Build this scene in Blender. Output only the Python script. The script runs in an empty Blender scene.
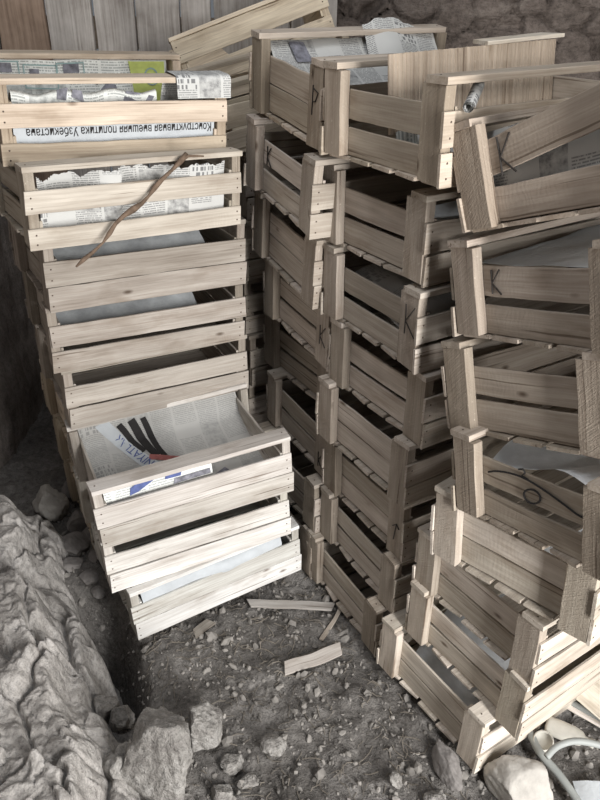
import bpy, bmesh, math, random
from mathutils import Vector, Matrix, Euler, noise

C = bpy.context.scene.collection
SC = bpy.context.scene
PI = math.pi
R = math.radians

# ----------------------------------------------------------------- materials
class NT:
    def __init__(s, name):
        s.m = bpy.data.materials.new(name); s.m.use_nodes = True
        s.t = s.m.node_tree; s.t.nodes.clear()
        s.out = s.n('ShaderNodeOutputMaterial'); s.b = s.n('ShaderNodeBsdfPrincipled')
        s.t.links.new(s.b.outputs[0], s.out.inputs[0])
        s.b.inputs['Specular IOR Level'].default_value = .25
    def n(s, typ, **k):
        x = s.t.nodes.new(typ)
        for a, v in k.items(): setattr(x, a, v)
        return x
    def put(s, sock, v):
        if isinstance(v, (int, float)): sock.default_value = v
        elif isinstance(v, (tuple, list)): sock.default_value = tuple(v) + ((1,) if len(v) == 3 and len(sock.default_value) == 4 else ())
        else: s.t.links.new(v, sock)
    def math(s, op, a, b=0.0, c=0.0):
        x = s.n('ShaderNodeMath', operation=op)
        s.put(x.inputs[0], a); s.put(x.inputs[1], b); s.put(x.inputs[2], c)
        return x.outputs[0]
    def vmath(s, op, a, b=(0, 0, 0)):
        x = s.n('ShaderNodeVectorMath', operation=op)
        s.put(x.inputs[0], a); s.put(x.inputs[1], b)
        return x.outputs[0]
    def noise(s, vec, scale, detail=4, rough=.55, dim='3D', w=None):
        x = s.n('ShaderNodeTexNoise'); x.noise_dimensions = dim
        if vec is not None: s.put(x.inputs['Vector'], vec)
        x.inputs['Scale'].default_value = scale; x.inputs['Detail'].default_value = detail
        x.inputs['Roughness'].default_value = rough
        return x.outputs[0]
    def ramp(s, fac, stops):
        x = s.n('ShaderNodeValToRGB'); e = x.color_ramp.elements
        while len(e) < len(stops): e.new(.5)
        for el, (p, c) in zip(e, stops):
            el.position = p; el.color = tuple(c) + (1,) if len(c) == 3 else c
        s.put(x.inputs[0], fac); return x.outputs[0]
    def mix(s, fac, a, b, blend='MIX'):
        x = s.n('ShaderNodeMix', data_type='RGBA', blend_type=blend)
        s.put(x.inputs[0], fac); s.put(x.inputs[6], a); s.put(x.inputs[7], b)
        return x.outputs[2]
    def bump(s, h, strength=.3, dist=.002):
        x = s.n('ShaderNodeBump'); x.inputs['Strength'].default_value = strength; x.inputs['Distance'].default_value = dist
        s.put(x.inputs['Height'], h); s.t.links.new(x.outputs[0], s.b.inputs['Normal'])
    def fin(s, col, rough=.8):
        s.put(s.b.inputs['Base Color'], col); s.put(s.b.inputs['Roughness'], rough)
        return s.m

def grey(v): return (v, v, v)

def wood_material(name, light, dark, sawn):
    w = NT(name)
    at = w.n('ShaderNodeAttribute', attribute_name='grain').outputs['Vector']
    oi = w.n('ShaderNodeObjectInfo')
    off = w.vmath('MULTIPLY', oi.outputs['Random'], (17.0, 9.0, 5.0))
    p = w.vmath('ADD', at, off)
    fine = w.noise(w.vmath('MULTIPLY', p, (2.2, 90, 90)), 3.0, 3, .6)
    broad = w.noise(w.vmath('MULTIPLY', p, (1.6, 16, 16)), 2.6, 3, .6)
    blot = w.noise(w.vmath('MULTIPLY', p, (.7, 1.6, 1.6)), 8.0, 4, .6)
    g = w.math('ADD', w.math('MULTIPLY', fine, .45), w.math('MULTIPLY', broad, .55))
    col = w.ramp(g, [(.30, dark), (.48, [a * .55 + b * .45 for a, b in zip(light, dark)]), (.62, light)])
    # dirt blotches and water stains
    stain = w.ramp(blot, [(.30, (.62, .56, .50)), (.46, grey(1.0))])
    col = w.mix(.6, col, stain, 'MULTIPLY')
    crk = w.ramp(w.noise(w.vmath('MULTIPLY', p, (1.3, 60, 60)), 2.3, 2, .5), [(.29, (.30, .25, .21)), (.345, grey(1))])
    col = w.mix(.75, col, crk, 'MULTIPLY')
    wth = w.ramp(w.noise(w.vmath('MULTIPLY', p, (.5, 2.5, 2.5)), 5.0, 5, .65), [(.40, (.78, .77, .76)), (.60, grey(1))])
    col = w.mix(.8, col, wth, 'MULTIPLY')
    # knots
    kn = w.n('ShaderNodeTexVoronoi'); w.put(kn.inputs['Vector'], w.vmath('MULTIPLY', p, (1.0, 2.3, 2.3))); kn.inputs['Scale'].default_value = 6.5
    kd = w.ramp(kn.outputs['Distance'], [(.03, (.16, .10, .06)), (.10, grey(1))])
    col = w.mix(.8, col, kd, 'MULTIPLY')
    tone = w.math('ADD', w.math('MULTIPLY', oi.outputs['Random'], .34), .80)
    col = w.mix(1.0, col, oi.outputs['Color'], 'MULTIPLY')
    tv = w.n('ShaderNodeCombineXYZ')
    w.put(tv.inputs[0], tone); w.put(tv.inputs[1], tone); w.put(tv.inputs[2], w.math('POWER', tone, 1.15))
    col = w.mix(1.0, col, tv.outputs[0], 'MULTIPLY')
    sx = w.n('ShaderNodeSeparateXYZ'); w.put(sx.inputs[0], p)
    if sawn:      # saw strokes slanting across the board
        a_, b_ = w.math('ADD', sx.outputs[0], w.math('MULTIPLY', w.math('ADD', sx.outputs[1], sx.outputs[2]), .75)), w.math('SUBTRACT', w.math('MULTIPLY', sx.outputs[0], .75), sx.outputs[1])
        cs = w.n('ShaderNodeCombineXYZ'); w.put(cs.inputs[0], w.math('MULTIPLY', a_, 300.0)); w.put(cs.inputs[1], w.math('MULTIPLY', b_, 14.0)); w.put(cs.inputs[2], w.math('MULTIPLY', oi.outputs['Random'], 40.0))
        saw = w.math('MULTIPLY_ADD', w.noise(cs.outputs[0], 1.0, 2, .6), 3.2, -1.6)
    else:
        saw = w.math('SINE', w.math('MULTIPLY', w.math('ADD', sx.outputs[0], w.math('MULTIPLY', w.noise(p, 30, 3), .03)), 700.0))
    fuzz = w.noise(p, 260, 3, .7)
    h = w.math('ADD', w.math('MULTIPLY', saw, .35 if sawn else .10), w.math('ADD', w.math('MULTIPLY', fine, .8), w.math('MULTIPLY', fuzz, 1.1 if sawn else .3)))
    if sawn:
        chip = w.ramp(w.noise(w.vmath('MULTIPLY', p, (1.0, 1.6, 1.6)), 95, 2, .7), [(.66, grey(0)), (.74, grey(1))])
        col = w.mix(w.math('MULTIPLY', chip, .35), col, (.74, .66, .54))
        dk = w.ramp(w.math('MULTIPLY_ADD', saw, .5, .5), [(0, grey(.88)), (1, grey(1.0))])
        col = w.mix(.7, col, dk, 'MULTIPLY')
    w.bump(h, .55 if sawn else .35, .0014)
    return w.fin(col, .82)

M = {}
M['slat'] = wood_material('planed_wood', (.79, .735, .67), (.46, .40, .345), False)
M['post'] = wood_material('sawn_wood', (.64, .58, .51), (.39, .335, .285), True)

def simple(name, col, rough=.8, var=.25, scale=20, bump=.3, bd=.003, metal=0):
    w = NT(name)
    tc = w.n('ShaderNodeTexCoord').outputs['Object']
    n1 = w.noise(tc, scale, 5, .6)
    c = w.ramp(n1, [(.3, [x * (1 - var) for x in col]), (.7, [min(1, x * (1 + var)) for x in col])])
    w.bump(w.noise(tc, scale * 4, 4, .6), bump, bd)
    w.b.inputs['Metallic'].default_value = metal
    return w.fin(c, rough)

M['nail'] = simple('rusty_nail', (.09, .065, .05), .6, .3, 200, .1)
M['ink'] = simple('black_ink', (.022, .02, .02), .7, .2, 60, .0)
M['pencil'] = simple('graphite_pencil', (.035, .03, .027), .6, .3, 90, .0)
M['blue_ink'] = simple('blue_print', (.10, .13, .30), .8, .2, 80, .0)
M['red_ink'] = simple('red_print', (.36, .13, .12), .8, .25, 80, .0)
M['green_ink'] = simple('green_print', (.56, .64, .20), .8, .12, 60, .0)
M['teal_ink'] = simple('teal_print', (.30, .42, .42), .8, .2, 60, .0)
M['grey_ink'] = simple('grey_print', (.20, .20, .23), .8, .5, 70, .0)
M['bark'] = simple('bark', (.15, .105, .075), .9, .4, 60, .6)
M['pale_stone'] = simple('pale_stone', (.40, .38, .35), .9, .18, 18, .7, .004)
M['slate'] = simple('dark_clod', (.22, .205, .195), .9, .25, 24, .6, .003)
M['gravel'] = simple('gravel', (.24, .225, .208), .95, .5, 9, .6, .002)
M['straw'] = simple('straw', (.20, .178, .15), .9, .55, 5, .3)
M['hose'] = simple('pale_plastic', (.30, .315, .305), .5, .2, 12, .15)
M['bottle'] = simple('milky_plastic', (.60, .58, .52), .45, .2, 14, .2)
M['film'] = simple('plastic_film', (.70, .72, .74), .35, .2, 16, .4, .004)
M['dull_sheet'] = simple('dull_sheet', (.33, .345, .355), .6, .25, 18, .4, .004)
M['cut_wood'] = simple('grey_splinter', (.42, .38, .33), .85, .3, 40, .5)

def paper_material(name, paper, ink, colw=.056, pitch=.0046, pic=.80):
    w = NT(name)
    uv = w.n('ShaderNodeUVMap').outputs[0]
    s = w.n('ShaderNodeSeparateXYZ'); w.put(s.inputs[0], uv)
    x, y = s.outputs[0], s.outputs[1]
    row = w.math('FLOOR', w.math('DIVIDE', y, pitch)); fy = w.math('FRACT', w.math('DIVIDE', y, pitch))
    ci = w.math('FLOOR', w.math('DIVIDE', x, colw)); fx = w.math('FRACT', w.math('DIVIDE', x, colw))
    bi = w.math('FLOOR', w.math('ADD', w.math('DIVIDE', y, .047), w.math('MULTIPLY', ci, .37)))
    inrow = w.math('MULTIPLY', w.math('GREATER_THAN', fy, .22), w.math('LESS_THAN', fy, .72))
    cv = w.n('ShaderNodeCombineXYZ'); w.put(cv.inputs[0], w.math('MULTIPLY', x, 330.0)); w.put(cv.inputs[1], w.math('MULTIPLY', row, 7.31))
    word = w.math('GREATER_THAN', w.noise(cv.outputs[0], 1.0, 2, .6), .43)
    gut = w.math('MULTIPLY', w.math('GREATER_THAN', fx, .05), w.math('LESS_THAN', fx, .95))
    text = w.math('MULTIPLY', w.math('MULTIPLY', inrow, word), gut)
    cc = w.n('ShaderNodeCombineXYZ'); w.put(cc.inputs[0], ci); w.put(cc.inputs[1], bi)
    wn = w.n('ShaderNodeTexWhiteNoise'); wn.noise_dimensions = '3D'; w.put(wn.inputs[0], cc.outputs[0])
    r = wn.outputs[0]
    ispic = w.math('GREATER_THAN', r, pic)
    blank = w.math('LESS_THAN', r, .10)
    hv = w.n('ShaderNodeCombineXYZ'); w.put(hv.inputs[0], w.math('MULTIPLY', x, 110.0)); w.put(hv.inputs[1], w.math('FLOOR', w.math('DIVIDE', y, .012)))
    fh = w.math('FRACT', w.math('DIVIDE', y, .012))
    head = w.math('MULTIPLY', w.math('MULTIPLY', w.math('GREATER_THAN', w.noise(hv.outputs[0], 1.0, 1), .5), w.math('GREATER_THAN', fh, .25)), gut)
    ishead = w.math('MULTIPLY', w.math('GREATER_THAN', r, .10), w.math('LESS_THAN', r, .17))
    picv = w.ramp(w.noise(uv, 70, 5, .65), [(.35, grey(.95)), (.5, grey(.45)), (.65, grey(.1))])
    a = w.math('MULTIPLY', text, w.math('SUBTRACT', 1.0, blank))
    a = w.math('MULTIPLY', w.math('MULTIPLY', a, .62), w.math('SUBTRACT', 1.0, w.math('MAXIMUM', ispic, ishead)))
    pm = w.math('MULTIPLY', w.math('MULTIPLY', ispic, gut), picv)
    a = w.math('MAXIMUM', a, w.math('MAXIMUM', w.math('MULTIPLY', pm, .75), w.math('MULTIPLY', w.math('MULTIPLY', ishead, head), .8)))
    tone = w.ramp(w.noise(uv, 6, 3), [(.3, [c * .86 for c in paper]), (.7, paper)])
    col = w.mix(a, tone, ink)
    w.bump(w.noise(uv, 55, 4, .6), .35, .003)
    m = w.fin(col, .85)
    return m

M['paper'] = paper_material('newsprint', (.60, .60, .58), (.10, .10, .105))
M['paper_grey'] = paper_material('old_newsprint', (.52, .515, .495), (.27, .27, .265), .062, .0050, .86)
M['paper_white'] = paper_material('magazine_page', (.84, .86, .83), (.20, .22, .22), .08, .006, .9)
M['paper_plain'] = simple('blank_newsprint', (.52, .55, .575), .8, .08, 25, .35, .004)

def earth_material(name, c0, c1, c2, scale, bump, bd, crack=0, streak=None):
    w = NT(name)
    tc = w.n('ShaderNodeTexCoord').outputs['Object']
    v = w.vmath('MULTIPLY', tc, streak) if streak else tc
    n1 = w.noise(v, scale, 7, .62); n2 = w.noise(v, scale * 7, 5, .6)
    f = w.math('ADD', w.math('MULTIPLY', n1, .6), w.math('MULTIPLY', n2, .4))
    col = w.ramp(f, [(.35, c0), (.5, c1), (.63, c2)])
    vo = w.n('ShaderNodeTexVoronoi'); w.put(vo.inputs['Vector'], v); vo.inputs['Scale'].default_value = scale * 9
    n3 = w.noise(tc, 70, 5, .7); n4 = w.noise(tc, 240, 3, .6)
    col = w.mix(.8, col, w.ramp(w.math('ADD', w.math('MULTIPLY', n3, .6), w.math('MULTIPLY', n4, .4)), [(.38, grey(.5)), (.5, grey(.92)), (.62, grey(1.15))]), 'MULTIPLY')
    h = w.math('ADD', w.math('ADD', w.math('MULTIPLY', n2, 1.0), w.math('MULTIPLY', n3, .7)), w.math('ADD', w.math('MULTIPLY', vo.outputs['Distance'], .4), w.math('MULTIPLY', n4, .5)))
    w.bump(h, bump, bd)
    return w.fin(col, .95)

M['dirt'] = earth_material('dirt_floor', (.115, .106, .098), (.19, .178, .166), (.285, .27, .255), 6, 1.0, .010)
M['stone'] = earth_material('adobe_clod', (.21, .195, .183), (.31, .295, .275), (.41, .395, .375), 8, .9, .007)
M['mud'] = earth_material('mud_brick', (.32, .30, .28), (.45, .425, .40), (.56, .535, .51), 7, .9, .007)
M['adobe'] = earth_material('adobe_wall', (.105, .085, .073), (.17, .14, .122), (.24, .205, .18), 5, .9, .008, streak=(1, 1, 2.5))
M['plaster'] = earth_material('mud_plaster', (.18, .155, .138), (.275, .245, .225), (.37, .34, .315), 3.2, .7, .008, streak=(1.4, 1.4, .5))

# plank wall
w = NT('weathered_plank')
at = w.n('ShaderNodeAttribute', attribute_name='grain').outputs['Vector']; oi = w.n('ShaderNodeObjectInfo')
p = w.vmath('ADD', at, w.vmath('MULTIPLY', oi.outputs['Random'], (11.0, 7.0, 3.0)))
f1 = w.noise(w.vmath('MULTIPLY', p, (1.5, 40, 40)), 3, 4, .6); f2 = w.noise(p, 9, 4, .6)
col = w.ramp(w.math('ADD', w.math('MULTIPLY', f1, .5), w.math('MULTIPLY', f2, .5)), [(.34, (.25, .225, .205)), (.5, (.43, .405, .38)), (.64, (.56, .535, .51))])
col = w.mix(1.0, col, oi.outputs['Color'], 'MULTIPLY'); w.bump(f1, .4, .003)
M['plank'] = w.fin(col, .9)

# ----------------------------------------------------------------- mesh helpers
class MB:
    def __init__(s): s.v = []; s.f = []; s.mi = []; s.g = []; s.uv = []; s.smooth = False
    def board(s, o, ex, ey, ez, L, W, T, rnd, mat=0, n=6, wob=.0008, bow=.0012, skew=.0012, ch=.0009):
        o = Vector(o); ex, ey, ez = Vector(ex), Vector(ey), Vector(ez)
        go = Vector((rnd.uniform(0, 9), rnd.uniform(0, 9), rnd.uniform(0, 9)))
        b0 = len(s.v); bw = rnd.uniform(-bow, bow); bt = rnd.uniform(-bow, bow) * .4; ph = rnd.uniform(0, 9)
        sk0, sk1 = rnd.uniform(-skew, skew), rnd.uniform(-skew, skew)
        c = min(ch, T * .3)
        prof = [(c, 0), (W - c, 0), (W, c), (W, T - c), (W - c, T), (c, T), (0, T - c), (0, c)]
        for i in range(n + 1):
            t = i / n; x = L * t
            d = math.sin(t * PI)
            w0 = noise.noise(Vector((x * 18, ph, 0))) * wob; w1 = noise.noise(Vector((x * 18, ph, 5))) * wob
            for (y, z) in prof:
                yy = y + (w0 if y < W / 2 else w1) + bw * d
                xx = x + (sk0 if i == 0 else sk1 if i == n else 0) * (y / W - .5) * 2
                s.v.append(o + ex * xx + ey * yy + ez * (z + bt * d)); s.g.append(go + Vector((x, y, z)))
        for i in range(n):
            a = b0 + i * 8
            for k in range(8):
                s.f.append((a + k, a + (k + 1) % 8, a + 8 + (k + 1) % 8, a + 8 + k)); s.mi.append(mat)
        s.f.append(tuple(b0 + k for k in range(7, -1, -1))); s.mi.append(mat)
        s.f.append(tuple(b0 + n * 8 + k for k in range(8))); s.mi.append(mat)
    def disc(s, c, nrm, r, h, mat=1, k=7):
        c = Vector(c); nrm = Vector(nrm).normalized(); q = nrm.orthogonal().normalized(); q2 = nrm.cross(q)
        b = len(s.v)
        for hh, rr in ((0, r), (h, r * .75)):
            for i in range(k):
                a = 2 * PI * i / k; s.v.append(c + nrm * hh + (q * math.cos(a) + q2 * math.sin(a)) * rr); s.g.append(Vector((0, 0, 0)))
        for i in range(k):
            s.f.append((b + i, b + (i + 1) % k, b + k + (i + 1) % k, b + k + i)); s.mi.append(mat)
        s.f.append(tuple(b + k + i for i in range(k))); s.mi.append(mat)
    def tube(s, pts, rad, k=8, mat=0):
        pts = [Vector(p) for p in pts]; rs = rad if isinstance(rad, (list, tuple)) else [rad] * len(pts)
        b = len(s.v); q = None; dist = 0
        for i, p in enumerate(pts):
            d = (pts[min(i + 1, len(pts) - 1)] - pts[max(i - 1, 0)]).normalized()
            q = d.orthogonal().normalized() if q is None else (q - d * q.dot(d)).normalized()
            q2 = d.cross(q)
            if i: dist += (p - pts[i - 1]).length
            for j in range(k):
                a = 2 * PI * j / k; s.v.append(p + (q * math.cos(a) + q2 * math.sin(a)) * rs[i]); s.g.append(Vector((dist, rs[i] * a, 0)))
        for i in range(len(pts) - 1):
            for j in range(k):
                a = b + i * k; s.f.append((a + j, a + (j + 1) % k, a + k + (j + 1) % k, a + k + j)); s.mi.append(mat)
        s.f.append(tuple(b + j for j in range(k - 1, -1, -1))); s.mi.append(mat)
        s.f.append(tuple(b + (len(pts) - 1) * k + j for j in range(k))); s.mi.append(mat)
    def mesh(s, name, mats, smooth=False):
        me = bpy.data.meshes.new(name)
        me.from_pydata([tuple(v) for v in s.v], [], s.f)
        for m in mats: me.materials.append(m)
        me.polygons.foreach_set('material_index', s.mi)
        if s.g:
            at = me.attributes.new('grain', 'FLOAT_VECTOR', 'POINT')
            at.data.foreach_set('vector', [c for g in s.g for c in g])
        bm = bmesh.new(); bm.from_mesh(me); bmesh.ops.recalc_face_normals(bm, faces=bm.faces); bm.to_mesh(me); bm.free()
        if smooth: me.polygons.foreach_set('use_smooth', [True] * len(me.polygons))
        return me

def link(name, data, parent=None, loc=None):
    o = bpy.data.objects.new(name, data); C.objects.link(o)
    if parent is not None: o.parent = parent
    if loc is not None: o.location = loc
    return o
def tag(o, label, cat, group=None):
    o['label'] = label; o['category'] = cat
    if group: o['group'] = group
    return o
def struct(o): o['kind'] = 'structure'; return o

# ----------------------------------------------------------------- crates
L1, L2, H = .485, .335, .170
PW, PT = .054, .021
X, Y, Z = Vector((1, 0, 0)), Vector((0, 1, 0)), Vector((0, 0, 1))

def crate_meshes(seed, gap, egap=.005, fan=0.0, top=.121):
    """meshes of one crate, origin at the middle of its underside"""
    rnd = random.Random(seed); out = []
    cx, cy = -L1 / 2, -L2 / 2
    def one(name, mat, fn, nails=()):
        b = MB(); fn(b)
        for c, nr in nails: b.disc(c, nr, .0021, .0006)
        out.append((name, b.mesh(name, [M[mat], M['nail']])))
    hh = .158
    for ia in (0, 1):
        for ib in (0, 1):
            a = cx + (0 if ia == 0 else L1 - PT); b_ = cy + (0 if ib == 0 else L2 - PW)
            lo, hi = .007 + rnd.uniform(-.003, .001), hh - .0005
            one('corner_post', 'post', lambda b: b.board((a, b_, lo), Z, Y, X, hi - lo, PW + rnd.uniform(-.003, .002), PT, rnd, n=7, wob=.0016, bow=.001, skew=.0022))
    sw = (top - .003 - gap) / 2
    for ib in (0, 1):
        y0 = cy - .0065 if ib == 0 else cy + L2 + .0005
        nrm = -Y if ib == 0 else Y; yn = y0 if ib == 0 else y0 + .006
        for k, z0 in enumerate((.003, .003 + sw + gap)):
            zz = z0 + rnd.uniform(-.001, .001); ww = sw + rnd.uniform(-.002, .002)
            nl = [(Vector((cx + s, yn, zz + ww * f)), nrm) for s in (.010 + rnd.uniform(-.003, .003), L1 - .010 + rnd.uniform(-.003, .003)) for f in (.27, .72)]
            da = rnd.uniform(-.004, .004)
            one('side_slat', 'slat', lambda b: b.board((cx - .002 + da, y0, zz), X, Z, Y, L1 + .004, ww, .006, rnd, n=12, wob=.0016, bow=.0022, skew=.0015), nl)
    for ia in (0, 1):
        x0 = cx + PT + .0004 if ia == 0 else cx + L1 - PT - .0064
        ew = (.126 - .010 - egap) / 2
        for k, z0 in enumerate((.010, .010 + ew + egap)):
            zz = z0 + rnd.uniform(-.001, .001); ww = ew + rnd.uniform(-.002, .002)
            fa = fan if (k == 1 and ia == 0) else rnd.uniform(-.006, .006)
            ex_ = Vector((0, -math.cos(fa), math.sin(fa))); ez_ = Vector((0, math.sin(fa), math.cos(fa)))
            one('end_slat', 'slat', lambda b: b.board((x0, cy + L2 - .001, zz), ex_, ez_, X, L2 - .002, ww, .006, rnd, n=9, wob=.002, bow=.0025, skew=.001))
    for ib in (0, 1):
        y0 = cy - .004 if ib == 0 else cy + L2 - .046
        nl = [(Vector((cx + s, y0 + .025 + rnd.uniform(-.006, .006), .1698)), Z) for s in (.011, L1 - .011)]
        one('top_rail', 'slat', lambda b: b.board((cx - .002, y0, hh), X, Y, Z, L1 + .004, .050 + rnd.uniform(-.004, 0), .0115, rnd, n=10, wob=.0018, bow=.0015, skew=.002), nl)
    fw = .058
    for k in range(5):
        yb = cy + .003 + k * (L2 - .006 - fw) / 4
        da, db = rnd.uniform(-.006, .004), rnd.uniform(-.004, .006)
        da = da * .6 + .014
        one('floor_board', 'slat', lambda b: b.board((cx - .001 + da, yb + rnd.uniform(-.002, .002), 0), X, Y, Z, L1 + .002 - da + db, fw, .0066, rnd, n=8, wob=.0022, bow=.001, skew=.004))
    return out

def crate_proto(seed, gap, egap=.005, fan=0.0, top=.121):
    root = bpy.data.objects.new('wooden_crate', None); root.empty_display_size = .05
    kids = []
    for n, me in crate_meshes(seed, gap, egap, fan, top):
        o = bpy.data.objects.new(n, me); kids.append(o)
    return root, kids
PROTO = {'closed': crate_proto(1, .004), 'closed_b': crate_proto(2, .006, .010), 'slim': crate_proto(3, .012, .007), 'wide': crate_proto(4, .030, .016),
         'loose': crate_proto(5, .008, .014), 'fanned': crate_proto(6, .008, .012, .13), 'high': crate_proto(7, .022, .012, 0.0, .157)}

POSE = {
    'A1': (0.0294, 1.5212, 1.2002, 0.4724, 0.0856, -0.0014),
    'A2': (0.0154, 1.5178, 1.0224, 0.4820, 0.0967, 0.0047),
    'A3': (0.0223, 1.5571, 0.8441, 0.4667, 0.0907, 0.0065),
    'A4': (0.0609, 1.5581, 0.6837, 0.5067, 0.0523, -0.0051),
    'A5': (0.0731, 1.6443, 0.5083, 0.5586, -0.0011, -0.0058),
    'A6': (0.0676, 1.5779, 0.3412, 0.5136, 0.0175, 0.0034),
    'A7': (0.0419, 1.5670, 0.1689, 0.5585, 0.0072, -0.0030),
    'B1': (0.2178, 1.2036, 1.2155, 0.5637, -0.0355, 0.0005),
    'B2': (0.2177, 1.2744, 1.0170, 0.5477, -0.0322, -0.0017),
    'B3': (0.2187, 1.2585, 0.8444, 0.5303, -0.0227, -0.0085),
    'B4': (0.2457, 1.2535, 0.6732, 0.5561, -0.0177, 0.0012),
    'B5': (0.2249, 1.2608, 0.5080, 0.5658, 0.0089, -0.0060),
    'B6': (0.2374, 1.2857, 0.3310, 0.5361, -0.0192, -0.0084),
    'B7': (0.2279, 1.2751, 0.1673, 0.5208, 0.0029, -0.0201),
    'B8': (0.1965, 1.2927, 0.0001, 0.5284, 0.0155, -0.0187),
    'C1': (0.4504, 0.8958, 1.2216, 0.5920, -0.1973, -0.0231),
    'C2': (0.4525, 0.9027, 1.0278, 0.5682, -0.1892, -0.0064),
    'C3': (0.4634, 0.8927, 0.8977, 0.6288, -0.3346, 0.0558),
    'C4': (0.4945, 0.8488, 0.6896, 0.5853, -0.2230, -0.0163),
    'C5': (0.4942, 0.8743, 0.5321, 0.7273, -0.0892, 0.0069),
    'C6': (0.4486, 0.9430, 0.3320, 0.5869, -0.0323, -0.0072),
    'C7': (0.4457, 0.9409, 0.1741, 0.6020, 0.0033, -0.0162),
    'C8': (0.3888, 0.9749, 0.0304, 0.5822, 0.0045, 0.0092),
    'L1': (-0.6053, 1.5332, 1.1610, 0.5074, 0.0548, 0.0480),
    'L2': (-0.5515, 1.4537, 1.0114, 0.5919, 0.0002, 0.0474),
    'L3': (-0.5626, 1.5230, 0.8406, 0.5435, 0.0025, 0.0500),
    'L4': (-0.5834, 1.5409, 0.6775, 0.4811, 0.0020, 0.0290),
    'L5': (-0.5762, 1.5603, 0.5062, 0.5075, 0.0023, 0.0244),
    'L6': (-0.4550, 1.3070, 0.3507, 0.4454, -0.0143, -0.0350),
    'L7': (-0.4607, 1.3298, 0.1761, 0.4632, -0.0030, -0.0189),
    'L8': (-0.4114, 1.3294, 0.0079, 0.5381, 0.0031, -0.0335),
}
POSE['C8'] = (.3888, .9749, .012) + POSE['C8'][3:]
POSE['L6'] = POSE['L6'][:2] + (.340,) + POSE['L6'][3:]
POSE['A8'] = (.035, 1.565, 0, .54, 0, 0)
for k, n in enumerate(('K6', 'K7', 'K8')):                      # the left rear stack goes on down behind the front one
    POSE[n] = (-.612 + .008 * k, 1.645, .335 - .167 * k, .51, 0, .02)
for k in range(6):                                              # column behind the rear column
    POSE['D%d' % (6 - k)] = (-.152 + .006 * (k % 3) - .010, 1.955 + .01 * (k % 2), .072 + .170 * k, .52 + .03 * ((k * 7) % 3 - 1), 0, 0)
POSE['D0'] = (-.192, 1.935, 1.095, .36, 0, -.20)
POSE['T0'] = (-.345, 2.42, 1.165, .17, -.22, -.335)

def retilt(n, tx, near=0.0):
    x, y, z, yaw, t0, ty = POSE[n]
    m = lambda t: Matrix.Rotation(yaw, 3, 'Z') @ Matrix.Rotation(t, 3, 'X') @ Matrix.Rotation(ty, 3, 'Y')
    far = Vector((x, y, z)) + m(t0) @ Vector((0, L2, 0)); q = far - m(tx) @ Vector((0, L2, 0))
    POSE[n] = (q.x, q.y, q.z, yaw, tx, ty)
retilt('C1', -.39); retilt('C2', -.29)
cp = Vector((0, 0, 1.54)); q = cp + (Vector(POSE['C4'][:3]) - cp) * .965; POSE['C4'] = tuple(q) + POSE['C4'][3:]
KIND = {'L1': 'wide', 'L2': 'wide', 'L3': 'closed', 'L4': 'slim', 'L5': 'closed_b', 'L6': 'closed', 'L7': 'closed_b', 'L8': 'closed',
        'A1': 'closed', 'A2': 'loose', 'B1': 'loose', 'B3': 'loose', 'C1': 'fanned', 'C2': 'loose', 'C3': 'closed_b', 'C4': 'loose', 'C5': 'closed', 'T0': 'high'}
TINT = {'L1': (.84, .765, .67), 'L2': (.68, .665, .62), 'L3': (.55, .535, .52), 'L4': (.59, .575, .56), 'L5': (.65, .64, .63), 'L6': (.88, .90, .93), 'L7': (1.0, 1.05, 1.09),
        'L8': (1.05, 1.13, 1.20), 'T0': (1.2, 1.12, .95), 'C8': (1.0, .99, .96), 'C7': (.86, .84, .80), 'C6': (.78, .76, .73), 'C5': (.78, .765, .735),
        'C1': (.60, .55, .50), 'C2': (.56, .525, .49), 'C3': (.58, .545, .505), 'C4': (.60, .565, .52), 'A1': (.78, .73, .665), 'B1': (.76, .71, .645), 'D0': (.95, .9, .8)}
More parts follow.
